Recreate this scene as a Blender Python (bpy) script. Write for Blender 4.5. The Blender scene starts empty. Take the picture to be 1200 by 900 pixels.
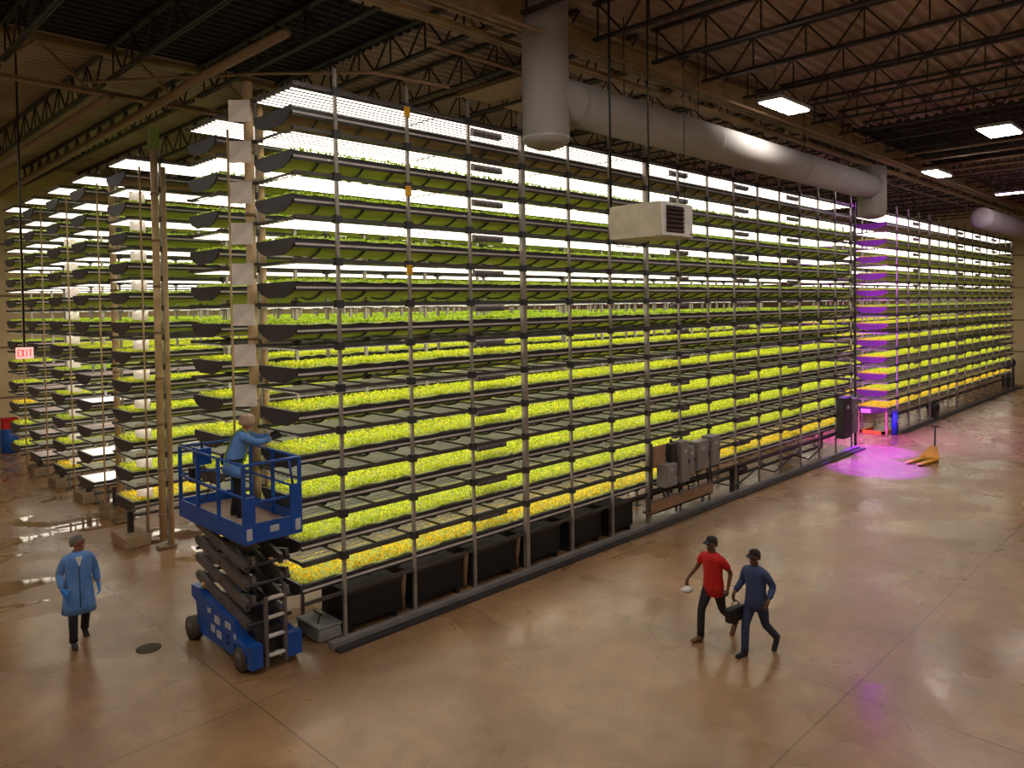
import bpy, math, random
import numpy as np
from mathutils import Vector, Matrix
random.seed(7); rng = np.random.default_rng(5)
S = bpy.context.scene; C = S.collection

# ---------------------------------------------------------------- camera, world, exposure
cam_d = bpy.data.cameras.new('camera'); cam = bpy.data.objects.new('camera', cam_d); C.objects.link(cam)
yaw, pitch, roll, FPX, CX, CY = 0.782443, 0.024236, -0.014736, 878.644, 602.69, 380.37
_f = Vector((math.cos(yaw)*math.cos(pitch), math.sin(yaw)*math.cos(pitch), -math.sin(pitch)))
_r = Vector((math.sin(yaw), -math.cos(yaw), 0)); _u = _r.cross(_f)
_r2 = _r*math.cos(roll)+_u*math.sin(roll); _u2 = -_r*math.sin(roll)+_u*math.cos(roll)
M4 = Matrix((( _r2.x, _u2.x, -_f.x, 0), (_r2.y, _u2.y, -_f.y, 0), (_r2.z, _u2.z, -_f.z, 5.7), (0, 0, 0, 1)))
cam.matrix_world = M4
cam_d.sensor_width = 36; cam_d.lens = FPX/1200*36
cam_d.shift_x = (600-CX)/1200; cam_d.shift_y = (CY-450)/1200
cam_d.clip_end = 300
S.camera = cam
W = bpy.data.worlds.new('world'); S.world = W; W.use_nodes = True
W.node_tree.nodes['Background'].inputs[0].default_value = (0.9, 0.75, 0.6, 1)
W.node_tree.nodes['Background'].inputs[1].default_value = 0.02
S.view_settings.view_transform = 'Standard'; S.view_settings.look = 'None'
S.view_settings.gamma = 1; S.view_settings.use_curve_mapping = False
S.view_settings.exposure = 0.05
GROW = 4.4        # grow tubes
ROOM = 38.0       # ceiling fixtures

# ---------------------------------------------------------------- materials
def rgb(h):
    if isinstance(h, str):
        v = [int(h[i:i+2], 16)/255 for i in (0, 2, 4)]
        v = [x/12.92 if x <= .04045 else ((x+.055)/1.055)**2.4 for x in v]
        return (*v, 1)
    return (*h, 1) if len(h) == 3 else h
def mat(name, col, rough=.6, metal=0, col2=None, scale=4, emit=None, es=0, bump=0, bscale=40, spec=.5, trans=0, stretch=None):
    m = bpy.data.materials.new(name); m.use_nodes = True
    nt = m.node_tree; b = nt.nodes['Principled BSDF']
    b.inputs['Base Color'].default_value = rgb(col); b.inputs['Roughness'].default_value = rough
    b.inputs['Metallic'].default_value = metal; b.inputs['Specular IOR Level'].default_value = spec
    tc = nt.nodes.new('ShaderNodeTexCoord')
    src = tc.outputs['Object']
    if stretch:
        mp = nt.nodes.new('ShaderNodeMapping'); mp.inputs['Scale'].default_value = stretch
        nt.links.new(src, mp.inputs[0]); src = mp.outputs[0]
    if col2 is None:
        c = rgb(col); col2 = tuple(x*.78 for x in c[:3])
    n = nt.nodes.new('ShaderNodeTexNoise'); n.inputs['Scale'].default_value = scale; n.inputs['Detail'].default_value = 5
    r = nt.nodes.new('ShaderNodeValToRGB'); r.color_ramp.elements[0].position = .35; r.color_ramp.elements[1].position = .65
    r.color_ramp.elements[0].color = rgb(col2); r.color_ramp.elements[1].color = rgb(col)
    nt.links.new(src, n.inputs['Vector']); nt.links.new(n.outputs['Fac'], r.inputs[0])
    nt.links.new(r.outputs[0], b.inputs['Base Color'])
    if emit:
        b.inputs['Emission Color'].default_value = rgb(emit); b.inputs['Emission Strength'].default_value = es
    if bump:
        n2 = nt.nodes.new('ShaderNodeTexNoise'); n2.inputs['Scale'].default_value = bscale; n2.inputs['Detail'].default_value = 4
        bp = nt.nodes.new('ShaderNodeBump'); bp.inputs['Strength'].default_value = bump; bp.inputs['Distance'].default_value = .02
        nt.links.new(src, n2.inputs['Vector']); nt.links.new(n2.outputs['Fac'], bp.inputs['Height']); nt.links.new(bp.outputs[0], b.inputs['Normal'])
    if trans:
        b.inputs['Transmission Weight'].default_value = 0
        t = nt.nodes.new('ShaderNodeBsdfTranslucent'); mx = nt.nodes.new('ShaderNodeMixShader'); mx.inputs[0].default_value = trans
        nt.links.new(r.outputs[0], t.inputs[0]); out = nt.nodes['Material Output']
        nt.links.new(b.outputs[0], mx.inputs[1]); nt.links.new(t.outputs[0], mx.inputs[2]); nt.links.new(mx.outputs[0], out.inputs[0])
    return m

M = {}
M['tray'] = mat('tray_black', '2b2a2c', .45)
M['tray_end'] = mat('tray_end', '3b383d', .5)
M['end_pale'] = mat('end_pale', '756b7c', .4)  # end panel colour made paler so the violet light shows on it
M['edge'] = mat('edge_alu', 'cfc8c4', .5, 0)
M['steel'] = mat('post_steel', 'a39c96', .4, .3, col2='857e79', scale=2)
M['rail'] = mat('rail_steel', '55514f', .5, .4)
M['clamp'] = mat('clamp', '34353c', .5)
M['tan'] = mat('tan_column', 'c9ad86', .5, 0, col2='ad8f68', scale=3)
M['tube'] = mat('grow_tube', 'ffffff', .5, emit=(1.0, .90, .76), es=GROW)
M['tube_p'] = mat('grow_tube_violet', 'ffffff', .5, emit=(.62, .01, .95), es=GROW*95)
M['housing'] = mat('tube_housing_glow', 'dcd9d6', .45, .2, emit=(1, .93, .8), es=.09)  # weak glow put into the grey housings so the slats look lit
M['belly_g'] = mat('belly_green', 'cfd468', .8, col2='a0ab45', scale=1.2, trans=.15, stretch=(.6, 3, 1))
M['belly_b'] = mat('belly_brown', 'b58d74', .8, col2='7d5d4b', scale=1.0, trans=.2, stretch=(.5, 3, 1))
M['crop_g'] = mat('crop_green', 'bccf2a', .5, col2='88b01e', scale=5, trans=.25)
M['crop_l'] = mat('crop_lime', 'dbd724', .5, col2='a9c41c', scale=5, trans=.25)
M['crop_y'] = mat('crop_yellow', 'f0d01c', .55, col2='cfae18', scale=4, trans=.25)
M['root_mat'] = mat('root_mat', '8c9420', .8, col2='66741a', scale=9)
M['fabric_w'] = mat('white_cloth', 'e6e4e6', .7)
M['fabric_e'] = mat('bare_cloth', 'a89a92', .8, col2='6d6068', scale=2, stretch=(.3, 9, 1))
M['black'] = mat('black_plastic', '0e0e10', .5)
M['card'] = mat('white_card', 'efe6e0', .7)
M['yellow'] = mat('yellow_paint', 'e0a41a', .4)
M['blue'] = mat('lift_blue', '1450a8', .35, col2='0f4494', scale=3)
M['arm'] = mat('scissor_grey', '67615f', .45, .2)
M['rubber'] = mat('rubber', '4d453d', .7)
M['decal'] = mat('decal', 'b9bcc6', .6)
M['cabinet'] = mat('cabinet_grey', '85807f', .5)
M['cabinet_d'] = mat('cabinet_dark', '2f2c2e', .5)
M['cabinet_t'] = mat('cabinet_tan', '9c7a5c', .6)
M['duct'] = mat('duct_fabric', '9f9a98', .85, 0, col2='97928f', scale=1)
M['heater'] = mat('heater_cream', 'c9bfa8', .5)
M['louver'] = mat('louver', '5c4038', .5)
M['joist'] = mat('joist_dark', '2c2420', .6)
M['girder'] = mat('girder_tan', '9c8258', .6, col2='7a6340', scale=2)
M['pipe'] = mat('pipe_tan', '94795c', .5, .2)
M['lamp'] = mat('lamp_diffuser', 'ffffff', .5, emit=(1.0, .93, .84), es=ROOM)
M['lampbody'] = mat('lamp_body', 'b0b4ba', .5)
M['driver_d'] = mat('driver_dark', '3c3436', .5)
M['exit'] = mat('exit_face', 'f0c8c0', .5, emit=(1, .55, .5), es=.8)
M['red'] = mat('exit_red', 'e02020', .5, emit=(1, .05, .04), es=1.0)
M['grate'] = mat('grate', '5a4c3c', .6, .6)
M['skin_m'] = mat('skin_medium', 'a56a4a', .5); M['skin_d'] = mat('skin_brown', '6b432e', .5); M['skin_l'] = mat('skin_light', 'c98f6e', .5)
M['coat'] = mat('coat_blue', '6390d0', .8, col2='4f7cc0', scale=6, bump=.3, bscale=9)
M['dark_cloth'] = mat('dark_cloth', '1d1c22', .8, bump=.2, bscale=12)
M['red_cloth'] = mat('red_cloth', 'c4100c', .8, bump=.2, bscale=10)
M['navy'] = mat('navy_cloth', '33446e', .8, bump=.2, bscale=10); M['jeans'] = mat('jeans', '2a3858', .8, bump=.2, bscale=12)
M['brown'] = mat('brown_leather', '6a4526', .6)
M['hair_g'] = mat('hair_grey', '6e6a68', .8); M['hair_d'] = mat('hair_dark', '231c18', .8); M['net'] = mat('hair_net', 'b49a86', .8, bump=.4, bscale=60)
M['glove'] = mat('glove_blue', '2a86dc', .5); M['glove_k'] = mat('glove_black', '1c1e26', .6)
M['white'] = mat('white_plain', 'e8e8e8', .6); M['harness'] = mat('harness', '8aa02c', .6)
M['eye'] = mat('eye_dark', '14100e', .3); M['mouth'] = mat('lip', '7c3f35', .5)
M['wall'] = mat('wall_cream', 'cdb693', .7, col2='bfa682', scale=.6)
M['seam'] = mat('wall_seam', '7d6a52', .7)
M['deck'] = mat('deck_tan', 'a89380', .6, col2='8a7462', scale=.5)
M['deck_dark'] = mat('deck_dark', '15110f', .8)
M['grey_box'] = mat('grey_box', '8f918c', .5)
M['concrete'] = mat('concrete_block', 'a98f70', .8)

def floor_mat():
    m = bpy.data.materials.new('polished_concrete'); m.use_nodes = True
    nt = m.node_tree; N = nt.nodes; L = nt.links; b = N['Principled BSDF']
    tc = N.new('ShaderNodeTexCoord')
    def noise(s, d, rough=.55, dist=0):
        n = N.new('ShaderNodeTexNoise'); n.inputs['Scale'].default_value = s; n.inputs['Detail'].default_value = d
        n.inputs['Roughness'].default_value = rough; n.inputs['Distortion'].default_value = dist
        L.new(tc.outputs['Object'], n.inputs['Vector']); return n
    a = noise(.35, 8, .6, .15); d = noise(2.2, 8, .65)
    r = N.new('ShaderNodeValToRGB'); e = r.color_ramp.elements
    e[0].position = .3; e[0].color = rgb('7f6042'); e[1].position = .7; e[1].color = rgb('a9845e')
    L.new(a.outputs['Fac'], r.inputs[0])
    r2 = N.new('ShaderNodeValToRGB'); e = r2.color_ramp.elements
    e[0].position = .3; e[0].color = (.72, .70, .68, 1); e[1].position = .65; e[1].color = (1, 1, 1, 1)
    L.new(d.outputs['Fac'], r2.inputs[0])
    mx = N.new('ShaderNodeMixRGB'); mx.blend_type = 'MULTIPLY'; mx.inputs[0].default_value = 1
    L.new(r.outputs[0], mx.inputs[1]); L.new(r2.outputs[0], mx.inputs[2])
    # saw-cut joints every 6.1 m
    sx = N.new('ShaderNodeSeparateXYZ'); L.new(tc.outputs['Object'], sx.inputs[0])
    prev = None
    for ax, off in (('X', 1.2), ('Y', 1.9)):
        ad = N.new('ShaderNodeMath'); ad.operation = 'ADD'; ad.inputs[1].default_value = off+610; L.new(sx.outputs[ax], ad.inputs[0])
        mo = N.new('ShaderNodeMath'); mo.operation = 'MODULO'; mo.inputs[1].default_value = 6.1; L.new(ad.outputs[0], mo.inputs[0])
        lt = N.new('ShaderNodeMath'); lt.operation = 'LESS_THAN'; lt.inputs[1].default_value = .022; L.new(mo.outputs[0], lt.inputs[0])
        if prev is None: prev = lt
        else:
            mm = N.new('ShaderNodeMath'); mm.operation = 'MAXIMUM'; L.new(prev.outputs[0], mm.inputs[0]); L.new(lt.outputs[0], mm.inputs[1]); prev = mm
    mj = N.new('ShaderNodeMixRGB'); mj.inputs[2].default_value = rgb('5d4834'); L.new(prev.outputs[0], mj.inputs[0]); L.new(mx.outputs[0], mj.inputs[1])
    L.new(mj.outputs[0], b.inputs['Base Color'])
    w = noise(.5, 4, .5, 1.0); rr = N.new('ShaderNodeMapRange'); rr.inputs['From Min'].default_value = .35; rr.inputs['From Max'].default_value = .65
    rr.inputs['To Min'].default_value = .2; rr.inputs['To Max'].default_value = .4; L.new(w.outputs['Fac'], rr.inputs[0])
    # wet zone by the ends of the back racks: x<8, y>14
    wt = noise(.55, 3, .5, 1.2)
    cmpn = N.new('ShaderNodeMath'); cmpn.operation = 'GREATER_THAN'; cmpn.inputs[1].default_value = .55; L.new(wt.outputs['Fac'], cmpn.inputs[0])
    gy = N.new('ShaderNodeMath'); gy.operation = 'GREATER_THAN'; gy.inputs[1].default_value = 17.; L.new(sx.outputs['Y'], gy.inputs[0])
    an = N.new('ShaderNodeMath'); an.operation = 'MULTIPLY'; L.new(cmpn.outputs[0], an.inputs[0]); L.new(gy.outputs[0], an.inputs[1])
    mr = N.new('ShaderNodeMixRGB'); mr.inputs[2].default_value = (.04, .04, .04, 1); L.new(an.outputs[0], mr.inputs[0]); L.new(rr.outputs[0], mr.inputs[1])
    L.new(mr.outputs[0], b.inputs['Roughness'])
    b.inputs['Specular IOR Level'].default_value = .65
    bp = N.new('ShaderNodeBump'); bp.inputs['Strength'].default_value = .07; bp.inputs['Distance'].default_value = .02
    L.new(noise(1.6, 5).outputs['Fac'], bp.inputs['Height']); L.new(bp.outputs[0], b.inputs['Normal'])
    return m
M['floor'] = floor_mat()

# ---------------------------------------------------------------- mesh helpers
class MB:
    def __init__(s): s.v = []; s.f = []; s.m = []; s.sm = []
    def add(s, vs, fs, mi=0, smooth=False):
        o = len(s.v); s.v += [tuple(v) for v in vs]; s.f += [tuple(i+o for i in f) for f in fs]
        s.m += [mi]*len(fs); s.sm += [smooth]*len(fs); return s
    def box(s, a, b, mi=0):
        x0, y0, z0 = a; x1, y1, z1 = b
        vs = [(x, y, z) for x in (x0, x1) for y in (y0, y1) for z in (z0, z1)]
        return s.add(vs, [(0, 1, 3, 2), (4, 6, 7, 5), (0, 4, 5, 1), (2, 3, 7, 6), (0, 2, 6, 4), (1, 5, 7, 3)], mi)
    def frame(s, p, q, up=(0, 0, 1)):
        d = (Vector(q)-Vector(p)); L = d.length; d = d/L; up = Vector(up)
        if abs(d.dot(up)) > .98: up = Vector((1, 0, 0))
        a = d.cross(up).normalized(); b = a.cross(d); return d, a, b
    def bar(s, p, q, w, h=None, mi=0, up=(0, 0, 1)):
        h = h or w; d, a, b = s.frame(p, q, up); vs = []
        for P in (p, q):
            P = Vector(P)
            for i, j in ((-1, -1), (1, -1), (1, 1), (-1, 1)): vs.append(P+a*i*w/2+b*j*h/2)
        return s.add(vs, [(0, 1, 2, 3), (4, 7, 6, 5), (0, 4, 5, 1), (1, 5, 6, 2), (2, 6, 7, 3), (3, 7, 4, 0)], mi)
    def tube(s, pts, r, n=8, mi=0, cap=True, ell=1.0, up=(0, 0, 1)):
        pts = [Vector(p) for p in pts]; rs = r if isinstance(r, (list, tuple)) else [r]*len(pts)
        vs = []; k = len(pts)
        for i, P in enumerate(pts):
            p0 = pts[max(0, i-1)]; p1 = pts[min(k-1, i+1)]
            d, a, b = s.frame(p0, p1, up); rr = rs[i]
            ra, rb = rr if isinstance(rr, tuple) else (rr, rr*ell)
            for j in range(n):
                t = 2*math.pi*j/n; vs.append(P+a*math.cos(t)*ra+b*math.sin(t)*rb)
        fs = [(i*n+j, i*n+(j+1) % n, (i+1)*n+(j+1) % n, (i+1)*n+j) for i in range(k-1) for j in range(n)]
        if cap: fs += [tuple(range(n))[::-1], tuple(range((k-1)*n, k*n))]
        return s.add(vs, fs, mi, True)
    def rings(s, rs, mi=0, cap=True):   # list of closed loops with equal counts
        n = len(rs[0]); vs = [v for r in rs for v in r]
        fs = [(i*n+j, i*n+(j+1) % n, (i+1)*n+(j+1) % n, (i+1)*n+j) for i in range(len(rs)-1) for j in range(n)]
        if cap: fs += [tuple(range(n))[::-1], tuple(range((len(rs)-1)*n, len(rs)*n))]
        return s.add(vs, fs, mi, True)
    def prism(s, prof, x0, x1, mi=0, axis='x'):  # profile in (y,z) extruded along x
        n = len(prof)
        if axis == 'x': vs = [(x0, y, z) for y, z in prof]+[(x1, y, z) for y, z in prof]
        else: vs = [(y, x0, z) for y, z in prof]+[(y, x1, z) for y, z in prof]
        fs = [(j, (j+1) % n, n+(j+1) % n, n+j) for j in range(n)]+[tuple(range(n))[::-1], tuple(range(n, 2*n))]
        return s.add(vs, fs, mi)
    def mesh(s, name, mats):
        me = bpy.data.meshes.new(name); me.from_pydata(s.v, [], s.f)
        for m in (mats if isinstance(mats, (list, tuple)) else [mats]): me.materials.append(M[m] if isinstance(m, str) else m)
        me.polygons.foreach_set('material_index', s.m); me.polygons.foreach_set('use_smooth', s.sm); me.update(); return me
    def build(s, name, mats, parent=None, loc=None):
        return put(name, s.mesh(name, mats), parent, loc)
def put(name, me, parent=None, loc=None, rz=0):
    o = bpy.data.objects.new(name, me); C.objects.link(o)
    if parent: o.parent = parent
    if loc is not None: o.location = loc
    if rz: o.rotation_euler = (0, 0, rz)
    return o
def tag(o, label=None, cat=None, group=None, kind=None):
    if label: o['label'] = label
    if cat: o['category'] = cat
    if group: o['group'] = group
    if kind: o['kind'] = kind
    return o
def thing(name, label, cat, loc=(0, 0, 0), rz=0, group=None):
    o = bpy.data.objects.new(name, None); C.objects.link(o); o.location = loc; o.rotation_euler = (0, 0, rz); o.empty_display_size = .2
    return tag(o, label, cat, group)
def struct(name, mb, m): return tag(mb.build(name, m), kind='structure')
def bevel(o, w=.01, seg=2):
    b = o.modifiers.new('bevel', 'BEVEL'); b.width = w; b.segments = seg; b.limit_method = 'ANGLE'; return o

# ---------------------------------------------------------------- room shell
X0, X1, YA, YB, ZC = -6, 59, -9, 37.2, 11.9
struct('floor', MB().box((X0, YA, -.2), (X1, YB, 0)), 'floor')
w = MB().box((X0, YB, 0), (X1, YB+.3, ZC+.3))
struct('wall_back', w, 'wall')
struct('wall_front', MB().box((X0, YA-.3, 0), (X1, YA, ZC+.3)), 'wall')
struct('wall_left', MB().box((X0-.3, YA, 0), (X0, YB, ZC+.3)), 'wall')
struct('wall_right', MB().box((X1, YA, 0), (X1+.3, YB, ZC+.3)), 'wall')
for i, z in enumerate((2.2, 4.3, 6.45, 8.6)):
    struct('trim_%d' % (i+1), MB().box((X1-.03, YA, z-.04), (X1, YB, z+.04)), 'seam')
    struct('trim_%d' % (i+5), MB().box((X0, YB-.03, z-.04), (X1, YB, z+.04)), 'seam')
# corrugated roof deck
def deck(x0, x1, y0, y1, m, name='ceiling', z=ZC):
    prof = []; y = y0; p = .3
    while y < y1-1e-6:
        prof += [(y, z), (y+.1, z), (y+.15, z+.08), (y+.25, z+.08)]; y += p
    prof.append((y1, z)); prof += [(y1, z+.2), (y0, z+.2)]
    n = len(prof); mb = MB()
    top = prof[:n-2]
    vs = [(x0, a, b) for a, b in top]+[(x1, a, b) for a, b in top]; k = len(top)
    mb.add(vs, [(j, j+1, k+j+1, k+j) for j in range(k-1)])
    mb.box((x0, y0, z+.1), (x1, y1, z+.2))
    struct(name, mb, m)
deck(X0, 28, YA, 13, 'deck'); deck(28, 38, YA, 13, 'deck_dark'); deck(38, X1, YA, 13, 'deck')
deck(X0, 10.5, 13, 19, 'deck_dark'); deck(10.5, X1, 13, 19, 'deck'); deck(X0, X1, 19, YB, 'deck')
# open web joists along Y, every 2 m
def joist_mesh(y0, y1, bridging=True):
    mb = MB(); zt, zb = ZC-.06, ZC-.78
    for dx in (-.035, .035):
        mb.bar((dx, y0, zt), (dx, y1, zt), .05, .06); mb.bar((dx, y0, zb), (dx, y1, zb), .05, .06)
    y = y0; k = 0; st = .62
    while y+st <= y1:
        a, b = (zt, zb) if k % 2 == 0 else (zb, zt)
        mb.bar((0, y, a), (0, y+st, b), .035, .035)
        if k % 2: mb.bar((0, y+st, zt), (0, y+st, zb), .03, .03)
        y += st; k += 1
    return mb.mesh('ceiling_joist', 'joist')
JM = [joist_mesh(YA, 9.7), joist_mesh(10.1, 19.1), joist_mesh(19.5, YB)]
k = 0
for x in np.arange(-4.6, X1-1, 2.1):
    for j, me in enumerate(JM):
        o = put('trim_%d' % (20+k), me, None, (float(x), 0, 0)); o['kind'] = 'structure'; k += 1
# girders along X
def girder(name, y, truss):
    mb = MB(); zt, zb = ZC-.1, ZC-1.05
    if truss:
        for dy in (-.06, .06):
            mb.bar((X0, y+dy, zt), (X1, y+dy, zt), .1, .09); mb.bar((X0, y+dy, zb), (X1, y+dy, zb), .1, .09)
        x = X0; q = 0
        while x+1.05 < X1:
            a, b = (zt, zb) if q % 2 == 0 else (zb, zt); mb.bar((x, y, a), (x+1.05, y, b), .07, .05); x += 1.05; q += 1
    else:
        mb.box((X0, y-.12, zb), (X1, y+.12, zb+.03)); mb.box((X0, y-.02, zb), (X1, y+.02, zb+.5)); mb.box((X0, y-.12, zb+.47), (X1, y+.12, zb+.5))
    struct(name, mb, 'girder')
girder('trim_10', 9.9, False); girder('trim_11', 19.3, True)
girder('trim_12', 10.5, True)
# purlin pipes under the dark bay
for i, x in enumerate((29.5, 31.2, 32.8, 34.4, 36)):
    struct('trim_%d' % (13+i), MB().tube([(x, YA, 11.0), (x, 9.6, 11.0)], .05, 8), 'pipe')

# things hung under the roof
def runpipe(label, pts, r, m='pipe', cat='pipe', group=None, name='ceiling_pipe'):
    return tag(MB().tube(pts, r, 8).build(name, m), label, cat, group)
runpipe('thick tan pipe under the joists, nearest the left edge', [(5.75, 37, 10.6), (5.75, 18.6, 10.6)], .11)
runpipe('thick tan pipe ending above the second rack, right of the leftmost one', [(7.1, 37, 10.6), (6.75, 17.5, 10.6), (6.85, 16.9, 10.75), (6.9, 12.6, 10.75)], .1)
runpipe('thin tan pipe running low beside the lattice girder', [(1, 19.0, 10.75), (28, 19.2, 10.75)], .05)
runpipe('thin pipe along the yellow girder above the aisle', [(9, 9.4, 10.75), (58, 9.4, 10.75)], .04)
runpipe('sprinkler line behind the big duct', [(9, 11.0, 10.6), (58, 11.0, 10.6)], .035)
runpipe('pale conduit crossing above the front rack ends', [(5.2, 18.5, 10.8), (7.6, 15, 10.7), (8.4, 12, 10.2), (9.4, 11.0, 9.9)], .035)
for i, (x, y) in enumerate(((14.2, 13.2),)):
    t = thing('ceiling_baffle', 'pale brown padded panel hanging above the front rack', 'panel', (x, y+.6, 11.25))
    MB().box((-1.1, -1.2, 0), (1.3, 1.2, .1)).build('panel', mat('baffle', 'a5876c', .8, bump=.4, bscale=2), t)
    for x in (-1.15, 1.28): MB().box((x, -1.25, -.03), (x+.07, 1.25, .03)).build('frame_bar', 'pipe', t)

# ---------------------------------------------------------------- duct
t = thing('air_duct', 'large round grey fabric air duct above the aisle in front of the racks', 'duct', (10.7, 9.7, 8.7))
mb = MB().tube([(.0, 0, 1.0), (17, 0, 1.0)], .44, 40); mb.build('main_run', 'duct', t)
mb = MB(); mb.tube([(0, 0, 0), (0, 0, .06), (0, 0, .14), (0, 0, 3.2)], [.2, .36, .45, .45], 40); mb.build('inlet_stack', 'duct', t)
mb = MB().tube([(17, 0, -.1), (17, 0, -.04), (17, 0, .05), (17, 0, 1.7)], [.2, .38, .47, .47], 40); mb.build('end_stack', 'duct', t)
for x, r in ((.75, .455), (6, .447), (11, .447), (16.4, .455)):
    mb = MB().tube([(x-.03, 0, 1.0), (x+.03, 0, 1.0)], r, 40, cap=False); mb.build('seam_ring', 'duct', t)
mb = MB().tube([(0, 0, .17), (0, 0, .21)], .46, 40, cap=False).build('seam_ring', 'lampbody', t)
for x in (2.5, 5.5, 8.5, 11.5, 14.5):
    MB().tube([(x, 0, 1.43), (x, 0, 3.15)], .012, 6).build('hanger', 'joist', t)
t = thing('air_duct', 'second round grey duct beginning far down the aisle at the right edge', 'duct', (42.4, 9.7, 9.7))
MB().tube([(0, 0, 0), (.05, 0, 0), (15.5, 0, 0)], [.35, .52, .52], 40).build('main_run', 'duct', t)
MB().tube([(.1, 0, 0), (.2, 0, 0)], .54, 40, cap=False).build('seam_ring', 'duct', t)
for x in (1.0, 7.0): MB().tube([(x, 0, .5), (x, 0, 2.1)], .012, 6).build('hanger', 'joist', t)

# unit heater
t = thing('unit_heater', 'cream box heater with louvered face hanging over the aisle', 'heater', (11, 7.32, 6.88))
bevel(MB().box((0, 0, 0), (.96, 1.13, .61)).build('casing', 'heater', t), .02)
fr = MB().box((.02, -.035, .02), (.09, 0, .59)).box((.66, -.035, .02), (.94, 0, .59)).box((.09, -.035, .02), (.66, 0, .07)).box((.09, -.035, .54), (.66, 0, .59)).build('face_frame', 'white', t)
MB().box((.09, -.005, .07), (.66, .0, .54)).build('outlet', 'black', t)
for i in range(6):
    z = .1+i*.075; MB().bar((.09, -.03, z), (.66, -.03, z), .05, .012, up=(0, .6, 1)).build('louver', 'louver', t)
MB().box((.86, -.04, .05), (.92, -.035, .08)).build('badge', 'navy', t)
MB().tube([(.02, 1.1, .6), (.02, 1.1, 4.9)], .022, 8).build('rod', 'black', t)
MB().tube([(.5, .6, .6), (.5, .6, 4.9)], .016, 8).build('rod', 'black', t)
MB().tube([(.9, .1, .6), (.9, .1, 4.9)], .008, 6).build('rod', 'black', t)
MB().tube([(.02, 1.1, .02), (.15, 1.05, -.1), (.5, .9, -.12), (.8, .8, .0)], .01, 6).build('cable', 'black', t)

# ceiling fixtures
def ceiling_lamp(loc, label, L=1.6, Wd=.55, group=None, rz=0):
    t = thing('ceiling_light', label, 'ceiling light', loc, rz, group)
    MB().box((-L/2-.04, -Wd/2-.04, .0), (L/2+.04, Wd/2+.04, .09)).build('housing', 'lampbody', t)
    for i in range(4):
        y = -Wd/2+Wd*(i+.5)/4; MB().box((-L/2, y-Wd/9, -.03), (L/2, y+Wd/9, 0)).build('lamp_tube', 'lamp', t)
    for sx in (-1, 1): MB().tube([(sx*L/3, 0, .09), (sx*L/3, 0, 1.1)], .01, 6).build('hanger', 'joist', t)
ceiling_lamp((18.2, 8.45, 10.6), 'bright rectangular ceiling light nearest the camera, beside the yellow girder')
ceiling_lamp((25.6, 5.4, 10.6), 'bright rectangular ceiling light at the upper right under the black deck', 1.5, .8)
ceiling_lamp((32.3, 8.9, 10.6), 'bright rectangular ceiling light above the end of the big duct', 1.9, .5)
ceiling_lamp((41.0, 7.6, 10.6), 'thin long ceiling light near the right edge above the second duct', .3, 2.4)
for x, y, w_ in [(11, 2.0, 'just right of the camera'), (2.5, 5.5, 'just ahead of the camera'), (20, .5, 'right of the walking pair'), (33, 2.5, 'far right over the open floor'), (-1.5, 13, 'above the bare floor left of the person in the coat'), (45, 4, 'by the far right wall'),
                 (4, -3, 'behind the camera at right'), (14, -2, 'over the near open floor, second row'), (24, -3, 'over the middle open floor, second row'), (7, 7, 'ahead of the camera toward the racks'),
                 (-3, 4, 'left of the camera'), (38, -2, 'over the far open floor, second row'), (9, -6, 'over the near open floor, third row'), (-3, 9, 'over the open floor nearest the left wall')]:
    ceiling_lamp((x, y, 10.6), 'added unseen ceiling light '+w_, 1.6, .55, 'added ceiling lights over the open floor')  # unseen lamps added out of frame to brighten the floor
for x, y, w_ in ((0, 19, 'left of the third rack'), (.5, 26, 'left of the fifth rack'), (1.5, 33, 'by the back wall at left')):
    ceiling_lamp((x, y, 10.6), 'added unseen ceiling light '+w_, 1.6, .55, 'added ceiling lights over the left aisle')  # unseen lamps added to lift the dim left floor and roof deck

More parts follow.
